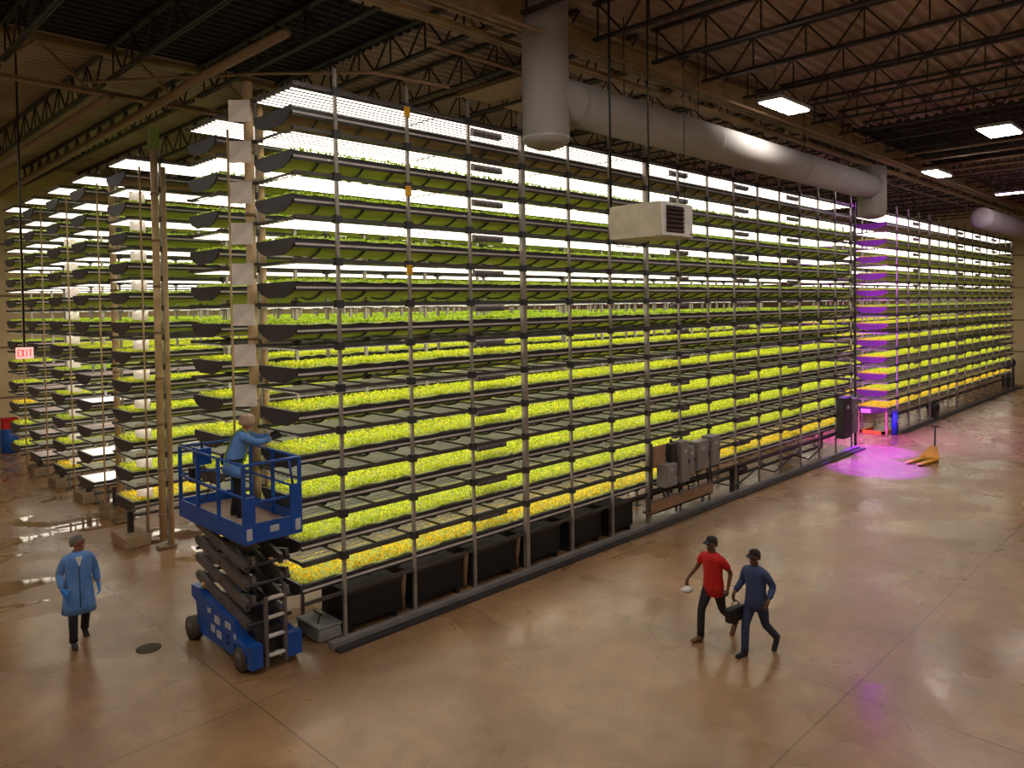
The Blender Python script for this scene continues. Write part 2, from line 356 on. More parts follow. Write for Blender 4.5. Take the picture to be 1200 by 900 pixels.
# ---------------------------------------------------------------- growing racks
PITCH, ZB, BW = .715, 1.13, 1.3
def belly_z(u): return -.1-.13*math.sin(math.pi*u)**.7
def bed_meshes(L, tagname):
    out = {}
    mb = MB()   # tray: side boards with lips
    for y, s in ((0, 1), (BW, -1)):
        mb.box((0.03, min(y, y+s*.03), -.13), (L-.03, max(y, y+s*.03), .012))
        mb.box((0.03, min(y, y+s*.07), -.002), (L-.03, max(y, y+s*.07), .014))
    out['tray'] = mb.mesh('tray', 'tray')
    mb = MB()
    prof = [(0, .03), (BW, .03), (BW, -.06), (BW*.9, -.16), (BW*.72, -.235), (BW*.28, -.235), (BW*.1, -.16), (0, -.06)]
    mb.prism(prof, 0, .035); out['end'] = mb.mesh('end_panel', 'tray_end')
    mb = MB(); mb.box((.03, -.012, -.09), (L-.03, 0, -.055)); out['edge'] = mb.mesh('edge_rail', 'edge')
    n = 10; vs = []; xs = np.linspace(.04, L-.04, int(L/.5))
    for x in xs:
        sag = .025*math.sin(x*4.2)
        for j in range(n+1):
            u = j/n; vs.append((x, .03+u*(BW-.06), belly_z(u)+sag*math.sin(math.pi*u)+random.uniform(-.006, .006)))
    fs = [(i*(n+1)+j, (i+1)*(n+1)+j, (i+1)*(n+1)+j+1, i*(n+1)+j+1) for i in range(len(xs)-1) for j in range(n)]
    for key, m in (('belly_g', 'belly_g'), ('belly_b', 'belly_b')):
        out[key] = MB().add(vs, fs, 0, True).mesh('belly', m)
    # crop: undulating sheet with many upright leaf blades
    nx, ny = int(L/.12), 11; vs = []
    for i in range(nx+1):
        for j in range(ny+1):
            u = j/ny; e = .02 if j in (0, ny) or i in (0, nx) else .045
            vs.append((.05+(L-.1)*i/nx, .04+u*(BW-.08), e+random.uniform(-.012, .016)))
    fs = [(i*(ny+1)+j, (i+1)*(ny+1)+j, (i+1)*(ny+1)+j+1, i*(ny+1)+j+1) for i in range(nx) for j in range(ny)]
    K = int(L*BW*360)
    px = rng.uniform(.05, L-.05, K); py = rng.uniform(.03, BW-.03, K); az = rng.uniform(0, 6.283, K)
    hh = rng.uniform(.03, .06, K); tl = rng.uniform(.2, 1.1, K); wd = rng.uniform(.014, .024, K)
    V = []; F = []; o = len(vs)
    ca, sa = np.cos(az), np.sin(az)
    tipx = px+ca*hh*np.sin(tl); tipy = py+sa*hh*np.sin(tl); tipz = .05+hh*np.cos(tl)
    mx_, my_, mz_ = (px+tipx)/2, (py+tipy)/2, .05+hh*np.cos(tl)*.6
    A = np.stack([px, py, np.full(K, .035)], 1); B = np.stack([mx_-sa*wd, my_+ca*wd, mz_], 1)
    T = np.stack([tipx, tipy, tipz], 1); D = np.stack([mx_+sa*wd, my_-ca*wd, mz_], 1)
    allv = np.concatenate([np.array(vs), np.stack([A, B, T, D], 1).reshape(-1, 3)])
    lf = [(o+4*i, o+4*i+1, o+4*i+2, o+4*i+3) for i in range(K)]
    me = bpy.data.meshes.new('crop'); me.from_pydata(allv.tolist(), [], fs+lf); me.materials.append(M['crop_g']); me.materials.append(M['root_mat'])
    mi_ = np.zeros(len(me.polygons), dtype=np.int32); mi_[:nx*ny] = 1; me.polygons.foreach_set('material_index', mi_); me.update()
    out['crop'] = me
    out['crop_l'] = me.copy(); out['crop_l'].materials[0] = M['crop_l']
    out['crop_y'] = me.copy(); out['crop_y'].materials[0] = M['crop_y']
    mb = MB(); mb.box((.05, .05, -.01), (L-.05, BW-.05, .015)); out['flat_w'] = mb.mesh('cloth', 'fabric_w')
    mb = MB(); mb.box((.05, .05, -.02), (L-.05, BW-.05, -.005)); 
    for j in range(5): mb.box((.05, .15+j*.24, -.01), (L-.05, .19+j*.24, .012))
    out['flat_e'] = mb.mesh('cloth', 'fabric_e')
    mb = MB()
    pts = [(.25*u, u*BW, belly_z(u)-.03) for u in np.linspace(0, 1, 9)]
    mb.tube(pts, .022, 5); out['rib'] = mb.mesh('rib', 'tray')
    return out
NT = 8
def strip(mb, y, x0, x1, em=1, hs=0, hw=.042):
    # housing above, tapering lit trough below
    vs = [(x, y+s, z) for x in (x0, x1) for s, z in ((-hw, -.004), (hw, -.004), (hw*.7, .014), (-hw*.7, .014))]
    mb.add(vs, [(1, 5, 6, 2), (2, 6, 7, 3), (3, 7, 4, 0), (0, 1, 2, 3), (4, 7, 6, 5)], hs)
    mb.add([(x0+.02, y-hw*.93, -.0045), (x0+.02, y+hw*.93, -.0045), (x1-.02, y+hw*.93, -.0045), (x1-.02, y-hw*.93, -.0045)], [(0, 1, 2, 3)], em)
def tube_rows(mb, js, L, seg=3.0):
    for j in js:
        y = BW*(j+.5)/NT; x = .05
        while x < L-.1:
            x2 = min(x+seg-.04, L-.05); strip(mb, y, x, x2); x += seg
def frame_mb(L, mi=0):
    mb = MB()
    x = .02
    while x < L:
        mb.box((x, 0, .03), (x+.035, BW, .06), mi); x += .75
    mb.box((0, -.005, .03), (L, .03, .07), mi); mb.box((0, BW-.03, .03), (L, BW+.005, .07), mi)
    return mb

def make_rack(xs, y, n_posts, L, label, posts_x0, detail=0, crops=None, rackname='', violet=False, z0=0, empty=()):
    """a tower of twelve long beds: frame, light banks, beds"""
    bm_ = BED[round(L, 2)]
    t = thing('growing_rack', label, 'rack', (xs, y, 0))
    # posts
    for k in range(n_posts):
        x = posts_x0-xs+1.5*k
        for sgn, yy in ((0, -.07), (1, BW+.07)):
            thick = (k in (3, 6)) and sgn == 0 and detail
            put('post', POST['thick' if thick else 'thin'], t, (x, yy, 0))
    for k in range(12):
        z = ZB+PITCH*k+.32
        put('rail', RAIL[round(L, 2)], t, (0, -.07, z+.05)); put('rail', RAIL[round(L, 2)], t, (0, BW+.07, z+.05))
        if detail:
            lb = put('light_bank', BANK[round(L, 2)]['frame'], t, (0, 0, z))
            for j in range(NT): put('light_tube', BANK[round(L, 2)]['tube'], lb, (0, BW*(j+.5)/NT, 0))
            for xx in (4.1, 11.3, 14.8, 18.4):
                if xx < L-.8: put('driver_box', DRIVER, t, (xx, .12, z-.13))
        else:
            put('light_bank', BANK[round(L, 2)]['full'], t, (0, 0, z))
    put('rail', RAIL[round(L, 2)], t, (0, -.07, .86)); put('rail', RAIL[round(L, 2)], t, (0, BW+.07, .86))
    for k in range(12):
        kind = crops[k] if crops else ('y' if k == 0 else 'l' if k < 6 else 'n' if k == 11 else 'g')
        desc = {'g': 'green seedlings', 'l': 'lime green seedlings', 'y': 'yellow seedlings', 'w': 'bare white cloth', 'e': 'bare grey cloth', 'n': 'no plants showing'}[kind]
        b = put('grow_bed', bm_['tray'], None, (xs, y, ZB+PITCH*k))
        tag(b, 'black bed of %s, %s in the %s' % (desc, ORD[k], rackname), 'grow bed', 'grow beds of the '+rackname)
        put('end_panel', bm_['end' if not violet else 'end_v'], b); put('end_panel', bm_['end'], b, (L-.035, 0, 0))
        put('edge_rail', bm_['edge'], b)
        put('belly', bm_['belly_b' if k in (11, 0) else 'belly_g'], b)
        cr = put('crop' if kind in 'gly' else 'cloth', bm_[{'g': 'crop', 'l': 'crop_l', 'y': 'crop_y', 'w': 'flat_w', 'e': 'flat_e', 'n': 'flat_e'}[kind]], b)
        if kind in 'gly': cr['kind'] = 'stuff'
        if detail == 2:
            for i in range(int(L/.75)): put('rib', bm_['rib'], b, (.5+.75*i+(.12 if i % 2 else 0), 0, 0))
    return t
ORD = ['lowest', 'second from the bottom', 'third from the bottom', 'fourth from the bottom', 'fifth from the bottom', 'sixth from the bottom',
       'sixth from the top', 'fifth from the top', 'fourth from the top', 'third from the top', 'second from the top', 'topmost']
def post_mesh(w):
    mb = MB(); mb.box((-w/2, -w/2, 0), (w/2, w/2, 9.75))
    for k in range(12):
        z = ZB+PITCH*k+.32; mb.box((-.07, -.055, z-.02), (.07, .055, z+.11), 1)
    mb.box((-.09, -.09, 0), (.09, .09, .015), 1)
    return mb.mesh('post', ['steel', 'clamp'])
POST = {'thin': post_mesh(.055), 'thick': post_mesh(.1)}
mb = MB().box((0, 0, 0), (.8, .1, .13))
for i in range(6): mb.box((.05+i*.12, -.012, .01), (.1+i*.12, 0, .09))
DRIVER = mb.mesh('driver_box', 'driver_d')
BED, BANK, RAIL = {}, {}, {}
LA, LB = 23.55, 22.9
for L in (LA, LB):
    BED[round(L, 2)] = bed_meshes(L, '')
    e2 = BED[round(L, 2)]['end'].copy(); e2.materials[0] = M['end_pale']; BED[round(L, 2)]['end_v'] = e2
    full = frame_mb(L, 2); tube_rows(full, range(NT), L)
    one = MB(); x = .05
    while x < L-.1: strip(one, 0, x, min(x+2.96, L-.05)); x += 3.0
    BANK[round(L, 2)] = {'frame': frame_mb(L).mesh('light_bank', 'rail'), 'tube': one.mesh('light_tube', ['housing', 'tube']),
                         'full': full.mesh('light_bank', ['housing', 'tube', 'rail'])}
    RAIL[round(L, 2)] = MB().box((0, -.02, -.03), (L, .02, .03)).mesh('rail', 'rail')

XR = 6.15
make_rack(XR, 11.15, 16, LA, 'tall steel growing rack nearest the aisle behind the scissor lift', 6.93, 2, None, 'front rack')
make_rack(XR, 14.0, 16, LA, 'tall growing rack second from the aisle, end left of the lift platform', 6.93, 0, None, 'second rack')
make_rack(XR, 19.0, 16, LA, 'tall growing rack whose end stands behind the tan double column', 6.93, 0, None, 'third rack')
make_rack(XR, 22.1, 16, LA, 'tall growing rack with bare white beds near its foot', 6.93, 0, list('wwewelggggg')+['g'], 'fourth rack')
make_rack(XR, 24.6, 16, LA, 'tall growing rack third from the left edge, paper cards at its end', 6.93, 0, list('ylglglgegggg'), 'fifth rack')
make_rack(XR, 27.4, 16, LA, 'tall growing rack second from the left edge with bare grey beds', 6.93, 0, list('eeeeeegglggg'), 'sixth rack')
make_rack(XR, 30.1, 16, LA, 'tall growing rack at the left edge of the hall', 6.93, 0, list('llyllggggggg'), 'leftmost rack')
make_rack(33.5, 11.15, 15, LB, 'tall growing rack far down the aisle with violet lit end', 34.55, 1, None, 'violet ended rack')
make_rack(33.5, 14.0, 15, LB, 'tall growing rack hidden behind the violet ended rack', 34.55, 0, None, 'rear far rack')

# base kerbs
def kerb(label, x0, x1, y):
    t = thing('base_channel', label, 'floor channel', (x0, y, 0))
    MB().box((0, 0, 0), (x1-x0, .14, .1)).build('channel', 'cabinet', t)
    MB().box((0, -.22, 0), (x1-x0, -.06, .05)).build('shadow_strip', 'cabinet_d', t)  # low dark strip standing in for the shadow beside the channel
kerb('grey steel channel along the foot of the front rack', 6.6, 29.9, 10.95)
kerb('grey steel channel along the foot of the far violet ended rack', 34.4, 57, 10.95)

# tanks beneath the front rack
xs_ = [(7.1, 8.25), (8.5, 9.75), (10.05, 11.25), (11.55, 12.7), (13.0, 14.2), (14.5, 15.5)]
for i, (a, b) in enumerate(xs_):
    t = thing('water_tank', 'black tank under the front rack, %s counted from the lift' % ('first', 'second', 'third', 'fourth', 'fifth', 'sixth')[i], 'tank', (a, 11.25, 0), 0, 'black tanks under the front rack')
    bevel(MB().box((0, 0, .12), (b-a, .9, .74)).build('body', 'black', t), .03)
    MB().box((-.02, -.03, .7), (b-a+.02, .0, .75)).build('rim', 'cabinet_d', t)
    for x in (.05, b-a-.12): MB().box((x, .05, 0), (x+.07, .85, .12)).build('skid', 'cabinet_d', t)
for i, x in enumerate((8.35, 9.9, 11.4)):
    tag(MB().tube([(x, 11.3, .8), (x+.0, 11.35, .4), (x+.03, 11.4, .12), (x+.03, 11.45, .0)], [.05, .055, .05, .05], 10).build('pump_hose', 'cabinet_t'),
        'tan hose standing in the gap after the %s black tank' % ('first', 'second', 'third')[i], 'hose', 'hoses between the tanks')

# electrical cabinets on the front rack
def cabinet(label, x0, x1, z0, z1, m='cabinet', d=.22, y=10.82, badge=True, nm='electrical_cabinet'):
    t = thing(nm, label, 'cabinet', (x0, y-d+.12, z0))
    w, h = x1-x0, z1-z0
    bevel(MB().box((0, .02, 0), (w, d, h)).build('body', m, t), .015)
    bevel(MB().box((.02, 0, .02), (w-.02, .02, h-.02)).build('door', m, t), .008)
    MB().box((w-.06, -.02, h*.45), (w-.04, 0, h*.55)).build('latch', 'black', t)
    if badge: MB().box((w*.35, -.004, h*.72), (w*.65, 0, h*.8)).build('label_plate', 'decal', t)
    return t
t = thing('conduit_shelf', 'long tan trough shelf under the electrical boxes of the front rack', 'shelf', (15.8, 10.88, .36))
MB().box((0, 0, 0), (3.0, .04, .32)).box((0, 0, 0), (3.0, .3, .04)).build('trough', 'cabinet_t', t)
MB().box((0, -.02, .32), (3.0, .06, .37)).build('lip', 'cabinet', t)
for x in (.15, 1.5, 2.85): MB().box((x-.03, .22, -.26), (x+.03, .28, 0)).build('leg', 'cabinet', t)
t = thing('mounting_frame', 'dark strut frame carrying the electrical boxes on the front rack', 'frame', (15.8, 10.96, .7))
for x in (.1, 1.0, 1.5, 2.9): MB().box((x-.025, -.025, 0), (x+.025, .025, 1.45)).build('upright', 'cabinet_d', t)
for z in (.25, 1.2): MB().box((0, -.05, z), (3.0, -.025, z+.05)).build('crossbar', 'cabinet_d', t)
cabinet('flat tan panel at upper left of the electrical boxes', 15.92, 16.46, 1.55, 2.08, 'cabinet_t', .06, badge=False)
cabinet('dark narrow box behind the small grey electrical box', 16.5, 16.76, 1.3, 2.08, 'cabinet_d', .2, badge=False)
cabinet('small square grey electrical box lowest of the group', 16.1, 16.62, 1.02, 1.6, 'cabinet', .3)
cabinet('tall narrow grey electrical cabinet in the middle of the group', 16.8, 17.2, 1.02, 2.1, 'cabinet', .3)
cabinet('medium grey electrical box right of the tall narrow cabinet', 17.27, 17.58, 1.15, 1.9, 'cabinet', .24)
cabinet('wide plain grey electrical box', 17.62, 18.24, 1.2, 1.98, 'cabinet', .28)
cabinet('rightmost grey electrical box with rounded corners', 18.28, 18.76, 1.25, 2.05, 'cabinet', .32)
for i, (x, z) in enumerate([(16.25, 1.02), (16.45, 1.02), (16.95, 1.02), (17.4, 1.15), (17.9, 1.2), (18.4, 1.25), (18.6, 1.25)]):
    tag(MB().tube([(x, 10.84, z), (x, 10.84, (z+.72)/2), (x+.06, 10.84, .72)], .022, 6).build('conduit', 'black'),
        'short black conduit below the electrical boxes, %s from the left' % ('first', 'second', 'third', 'fourth', 'fifth', 'sixth', 'seventh')[i], 'conduit', 'conduits below the electrical boxes')
cabinet('tall dark cabinet on the last post of the front rack', 27.6, 28.3, .7, 2.2, 'cabinet_d', .3)
cabinet('narrow grey cabinet at the far end corner of the front rack', 28.5, 28.95, .8, 2.1, 'cabinet', .3)
t = thing('pump_motor', 'black pump motor on the pipes under the front rack', 'pump', (20.6, 11.2, .62))
MB().tube([(0, 0, 0), (.55, 0, 0)], .15, 16).build('motor_body', 'black', t); MB().box((-.1, -.12, -.62), (.05, .12, .1)).build('stand', 'cabinet_d', t)
t = thing('pump_motor', 'black pump motor under the far violet ended rack', 'pump', (39.4, 11.1, .55))
MB().tube([(0, 0, 0), (.6, 0, 0)], .22, 16).build('motor_body', 'black', t); MB().box((-.1, -.16, -.55), (.5, .16, .0)).build('stand', 'cabinet_d', t)
for i, (x0, x1, z, y) in enumerate([(15.6, 29.2, .62, 11.5), (18.8, 27, .45, 11.3), (35, 56, .6, 11.5)]):
    tag(MB().tube([(x0, y, z), (x1, y, z)], .05, 8).build('water_pipe', 'cabinet_d'), ('dark water pipe low behind the electrical boxes', 'lower dark water pipe right of the electrical boxes', 'dark water pipe under the far rack')[i], 'pipe')
for i, (x0, x1) in enumerate([(19, 21.5), (21.6, 24), (24.2, 26.5)]):
    tag(MB().tube([(x0, 11.0, .6), ((x0+x1)/2, 10.98, .28), (x1, 11.0, .55)], .025, 6).build('sagging_hose', 'black'),
        'black hose sagging between posts, %s right of the electrical boxes' % ('first', 'second', 'third')[i], 'hose')

# ---------------------------------------------------------------- columns and rods at the rack ends
def column(label, x, y, z0, top, green=True, two=True):
    t = thing('support_column', label, 'column', (x, y, z0))
    MB().tube([(0, 0, 0), (0, 0, top-z0)], .085, 12).build('pipe', 'tan', t)
    if two: MB().tube([(.17, -.1, -.15), (.17, -.1, top-z0-.4)], .055, 12).build('pipe', 'tan', t)
    for k in range(8): MB().tube([(0, 0, .6+k*1.1), (0, 0, .66+k*1.1)], .1, 12).build('collar', 'pipe', t)
    MB().box((-.14, -.16, -.15-0*z0), (.26, .12, -.1)).build('foot_plate', 'pipe', t)
    if green: MB().box((-.1, -.1, top-z0), (.1, .1, top-z0+.5)).build('head_block', mat('green_paint', '7d8a3c', .6), t)
column('thick tan double column before the third rack', 6.72, 18.72, .17, 9.55)
column('tan double column at the back corner of the front rack', 6.22, 12.78, .17, 9.75, False)
column('slim tan column at the end of the fourth rack', 6.75, 21.9, .17, 9.2, False, False)
RD = [(6.3, 13.8, 'second rack, right of the tan column'), (6.35, 18.6, 'third rack'), (6.35, 21.75, 'fourth rack'), (6.3, 24.35, 'fifth rack'), (6.3, 27.15, 'sixth rack'), (6.3, 29.85, 'seventh rack')]
for x, y, n_ in RD:
    tag(MB().tube([(x, y, .5), (x, y, 9.1)], .022, 6).build('guide_rod', 'tan'), 'thin tan vertical rod before the end of the '+n_, 'rod', 'thin rods before the rack ends')
for x, y, n_ in [(6.3, 19.7, 'third'), (6.9, 22.75, 'fourth'), (6.9, 25.2, 'fifth'), (6.9, 28.05, 'sixth'), (6.9, 30.75, 'seventh')]:
    t = thing('concrete_block', 'pale block on the wet floor under the end of the %s rack' % n_, 'block', (x, y, 0))
    bevel(MB().box((-.3, -.5, 0), (.3, .5, .28)).build('block', 'concrete', t), .03)
    MB().box((-.06, -.06, .28), (.06, .06, .8)).build('stub_post', 'cabinet_d', t)
# white cards at the rack ends
cardm = MB().box((-.008, -.19, -.19), (.008, .19, .19)).mesh('white_card', 'card')
def card(x, y, z, lab, grp):
    return tag(put('paper_card', cardm, None, (x, y, z), math.radians(45)), lab, 'card', grp)
for k in range(4, 12):
    card(6.02, 12.7, ZB+PITCH*k+.2, 'white square card on the front rack corner column, %s' % ORD[k], 'cards on the front rack column')
for k in range(11):
    card(6.5, 19.25, ZB+PITCH*k+.22, 'white square card standing at the third rack end, %s' % ORD[k], 'cards at the third rack end')
for k in range(10):
    card(6.55, 25.0, ZB+PITCH*k+.22, 'white square card standing at the fifth rack end, %s' % ORD[k], 'cards at the fifth rack end')
# yellow post tags
for k, lv in ((1, 11), (2, 9), (3, 7)):
    tag(MB().box((-.06, -.09, 0), (.06, -.06, .18)).build('yellow_tag', 'yellow', None, (8.36, 11.05, ZB+PITCH*lv+(.17 if k == 1 else .17))), 'yellow tag on the second post, %s rail' % ORD[lv], 'tag', 'yellow tags on the second post')

# exit sign on its rod
d_ = Vector((4.46, 21.02, 4.755)); ang = math.atan2(21.02, 4.46)+math.pi
t = thing('exit_sign', 'glowing pinkish exit sign with red letters hanging on a black rod', 'sign', d_, ang)
MB().box((-.03, -.18, -.135), (.03, .18, .135)).build('housing', 'exit', t)
def glyph(mb, ch, y, h, w, x):
    s = .022; b = lambda a, c, e, g: mb.box((x, min(y-a, y-e), c), (x+.006, max(y-a, y-e), g))
    if ch == 'E':
        b(0, -h/2, s, h/2); b(0, h/2-s, w, h/2); b(0, -s/2, w*.85, s/2); b(0, -h/2, w, -h/2+s)
    if ch == 'I': b(w/2-s/2, -h/2, w/2+s/2, h/2)
    if ch == 'T': b(0, h/2-s, w, h/2); b(w/2-s/2, -h/2, w/2+s/2, h/2)
    if ch == 'X':
        mb.bar((x+.003, y-.005, -h/2), (x+.003, y-w+.005, h/2), .006, s, up=(0, 1, 0)); mb.bar((x+.003, y-.005, h/2), (x+.003, y-w+.005, -h/2), .006, s, up=(0, 1, 0))
mb2 = MB()
for i, ch in enumerate('EXIT'): glyph(mb2, ch, .145-.077*i, .17, .06, .031)
mb2.v = [(a, -b_, c) for a, b_, c in mb2.v]
mb2.build('letters', 'red', t)
MB().tube([(0, 0, .13), (0, 0, 7.14)], .022, 6).build('rod', 'black', t)

# violet lamps on the end of the front rack, facing the far rack
t = thing('violet_grow_lamp', 'violet lamp bars on the far end of the front rack', 'grow light', (29.95, 11.8, 0))
for y in (-.7, .62): MB().box((0, y, 0), (.05, y+.08, 9.5)).build('mast', 'cabinet_d', t)
for k in range(12):
    z = ZB+PITCH*k+.05
    b = MB().box((0, -.62, z), (.05, .62, z+.09)).build('lamp_bar', 'cabinet_d', t)
    MB().box((.05, -.6, z+.01), (.06, .6, z+.06)).build('violet_tube', 'tube_p', b)
    MB().box((.05, -.62, z+.075), (.2, .62, z+.09)).build('added_hood', 'cabinet_d', b)  # added to keep violet light from spilling up to the ceiling
def violet_spot(loc, tgt, pw, size):
    l = bpy.data.lights.new('violet_spot', 'SPOT'); l.energy = pw*14; l.color = (.27, .0, 1.0); l.spot_size = size; l.spot_blend = .6; l.shadow_soft_size = .12
    o = bpy.data.objects.new('violet_spot', l); C.objects.link(o); o.location = loc
    o.rotation_euler = (Vector(tgt)-Vector(loc)).to_track_quat('-Z', 'Y').to_euler(); return o
t = thing('violet_floodlight', 'small violet floodlight hung beside the end of the big duct', 'grow light', (31.3, 10.8, 9.7))
MB().box((-.15, -.1, 0), (.15, .1, .2)).build('housing', 'cabinet_d', t)
MB().box((-.13, -.08, -.01), (.13, .08, 0)).build('lens', 'tube_p', t)
MB().tube([(0, 0, .2), (0, 0, 2.2)], .015, 6).build('hanger', 'joist', t)
for dx, dy, pw_ in ((-1.6, -.5, 2000), (-4.4, -1.5, 2300)):
    o = violet_spot((0, 0, -.05), (dx, dy, -9.7), pw_, math.radians(19)); o.parent = t

# ---------------------------------------------------------------- floor items
t = thing('drain_cover', 'round cast drain cover in the floor beside the man in the long coat', 'drain cover', (4.49, 13.31, 0))
mb = MB(); mb.tube([(0, 0, 0), (0, 0, .008)], .2, 28); mb.build('plate', 'grate', t)
for i in range(5):
    y = -.12+.06*i; hw = math.sqrt(.17**2-y*y); MB().box((-hw, y-.012, .008), (hw, y+.012, .011)).build('slot', 'black', t)
t = thing('cable_box', 'pale grey floor box beside the foot of the scissor lift', 'box', (6.55, 11.3, 0), math.radians(0))
bevel(MB().box((.0, .0, 0), (.45, .75, .22)).build('body', 'grey_box', t), .04)
bevel(MB().box((-.01, -.01, .22), (.46, .76, .27)).build('lid', 'grey_box', t), .02)
MB().tube([(.1, .2, .27), (.2, .3, .38), (.3, .4, .3), (.25, .6, .36), (.35, .7, .27)], .015, 6).build('cable', 'black', t)

# pallet jack
t = thing('pallet_jack', 'yellow pallet jack standing alone on the floor by the violet glow', 'pallet jack', (28.1, 8.9, 0), math.radians(-12))
for y in (-.2, -.62):
    f = MB().prism([(0, .05), (.12, .08), (1.1, .1), (1.1, .04), (.1, .03)], y-.08, y+.08, axis='y'); f.build('fork', 'yellow', t)
    MB().tube([(.15, y-.05, .04), (.15, y+.05, .04)], .04, 10).build('fork_roller', 'rubber', t)
mb = MB(); vs = [(1.1, -.74, .04), (1.1, -.08, .04), (1.5, -.26, .05), (1.5, -.56, .05), (1.1, -.74, .12), (1.1, -.08, .12), (1.42, -.28, .5), (1.42, -.54, .5)]
mb.add(vs, [(0, 1, 5, 4), (1, 2, 6, 5), (2, 3, 7, 6), (3, 0, 4, 7), (4, 5, 6, 7), (0, 3, 2, 1)]); mb.build('body', 'yellow', t)
MB().tube([(1.46, -.41, .1), (1.5, -.41, 1.2)], .03, 10).build('handle_bar', 'cabinet_d', t)
MB().tube([(1.5, -.53, 1.2), (1.5, -.29, 1.2)], .02, 8).tube([(1.5, -.53, 1.2), (1.52, -.53, 1.34), (1.52, -.29, 1.34), (1.5, -.29, 1.2)], .016, 8).build('grip', 'cabinet_d', t)
MB().tube([(1.47, -.5, .09), (1.47, -.32, .09)], .09, 14).build('steer_wheel', 'rubber', t)
# yellow frame and blue cylinder below the violet end
t = thing('floor_guard', 'low yellow floor frame under the violet rack end', 'frame', (33.6, 11.3, 0))
MB().box((0, 0, 0), (1.4, .12, .12)).box((0, .9, 0), (1.4, 1.02, .12)).box((0, 0, 0), (.12, 1.02, .12)).build('bars', 'yellow', t)
t = thing('pump_column', 'slim blue cylinder standing at the violet rack corner', 'pump', (34.0, 11.0, 0))
MB().tube([(0, 0, 0), (0, 0, .95)], .14, 16).build('body', 'blue', t); MB().tube([(0, 0, .95), (0, 0, 1.0), (0, 0, 1.05)], [.16, .16, .1], 16).build('cap', 'navy', t)
MB().box((-.07, -.146, .5), (.05, -.13, .68)).build('label_plate', 'decal', t)
for i, y in enumerate((11.2, 12.35)):
    tag(MB().box((-.04, -.04, 0), (.04, .04, 1.02)).build('support_leg', 'tan', None, (33.6, y, 0)), ('pale leg under the violet rack end, nearer the aisle', 'pale leg under the violet rack end, farther from the aisle')[i], 'leg')
tag(MB().box((-.02, -.2, -.08), (0, .2, .08)).build('paper_notice', 'white', None, (33.48, 12.0, .98)), 'small white notice under the lowest violet bed', 'notice')
# barrel by the far wall left edge
t = thing('barrel', 'blue barrel by the back wall at the left edge', 'barrel', (7.1, 36.4, 0))
MB().tube([(0, 0, 0), (0, 0, .05), (0, 0, .5), (0, 0, .95), (0, 0, 1.0)], [.28, .32, .34, .32, .28], 20).build('drum', 'blue', t)
t = thing('crate', 'red crate on top of the blue barrel at the left edge', 'crate', (7.1, 36.4, 1.0))
MB().box((-.25, -.25, 0), (.25, .25, .4)).build('body', 'red_cloth', t)
MB().box((-.28, -.28, .36), (.28, .28, .42)).build('rim', 'red_cloth', t)
t = thing('motor_unit', 'blue grey motor unit behind the far end of the far rack', 'motor', (57.3, 11.6, 0))
MB().box((-.3, -.3, 0), (.3, .3, 1.2)).build('stand', 'cabinet_d', t); MB().tube([(-.3, 0, 1.5), (.5, 0, 1.5)], .35, 16).build('body', 'navy', t)

# ---------------------------------------------------------------- scissor lift
t = thing('scissor_lift', 'blue scissor lift with raised railed platform at the front rack end', 'scissor lift', (5.2, 11.15, 0))
# local: x 0..0.88 width, y 0..2.1 length
ch = MB(); prof = [(.0, .16), (.0, .45), (.35, .5), (.42, .74), (1.55, .82), (1.8, .92), (2.1, .92), (2.1, .72), (1.92, .66), (1.85, .3), (1.7, .16)]
vs = lambda x: [(x, a, b) for a, b in prof]
def side(x0, x1):
    m_ = MB(); n = len(prof); m_.add(vs(x0)+vs(x1), [(j, (j+1) % n, n+(j+1) % n, n+j) for j in range(n)]+[tuple(range(n))[::-1], tuple(range(n, 2*n))]); return m_
bevel(side(0, .2).build('chassis_side', 'blue', t), .01); bevel(side(.68, .88).build('chassis_side', 'blue', t), .01)
MB().box((.2, .1, .2), (.68, 1.9, .6)).build('chassis_tray', 'cabinet_d', t)
MB().box((.62, -.12, .12), (.88, 0, .5)).build('battery_box', 'blue', t)
MB().box((0, -.14, .12), (.2, 0, .48)).build('battery_box', 'blue', t)
def wheel(x0, x1, y, r):
    w_ = MB().tube([(x0, y, r), (x1, y, r)], r, 24).build('wheel', 'rubber', t)
    MB().tube([(x0-.012, y, r), (x0, y, r)], r*.6, 20).build('hub', 'arm', w_)
    MB().tube([(x0-.02, y, r), (x0-.012, y, r)], r*.18, 12).build('hub_bolt', 'cabinet_d', w_)
wheel(-.03, .14, .22, .19); wheel(.74, .91, .22, .19)
wheel(-.09, .08, 1.98, .2); wheel(.78, .95, 1.98, .2)
MB().tube([(-.0, .0, .19), (-.0, .03, .4), (-.0, .22, .46), (-.0, .42, .4), (-.0, .46, .19)], .02, 6).build('wheel_arch', 'blue', t)
for a, b, c_, d2 in ((.95, 1.15, .52, .64), (1.3, 1.42, .62, .7), (.55, .75, .56, .66), (.9, 1.08, .3, .42), (1.15, 1.3, .34, .46), (.36, .44, .46, .54)):
    MB().box((-.006, a, c_), (0, b, d2)).build('decal', 'decal', t)
for z in (.3, .4): MB().box((-.006, .62, z), (0, .7, z+.05)).build('vent', 'black', t)
MB().tube([(.1, 1.75, .92), (.1, 1.75, 1.02)], .05, 12).build('beacon', 'yellow', t)
# entry ladder at the near end
MB().box((.24, -.16, .1), (.29, -.1, 1.2)).build('ladder_rail', 'arm', t); MB().box((.56, -.16, .1), (.61, -.1, 1.35)).build('ladder_rail', 'arm', t)
for z in (.25, .55, .85, 1.15): MB().box((.29, -.17, z), (.56, -.09, z+.03)).build('ladder_step', 'edge', t)
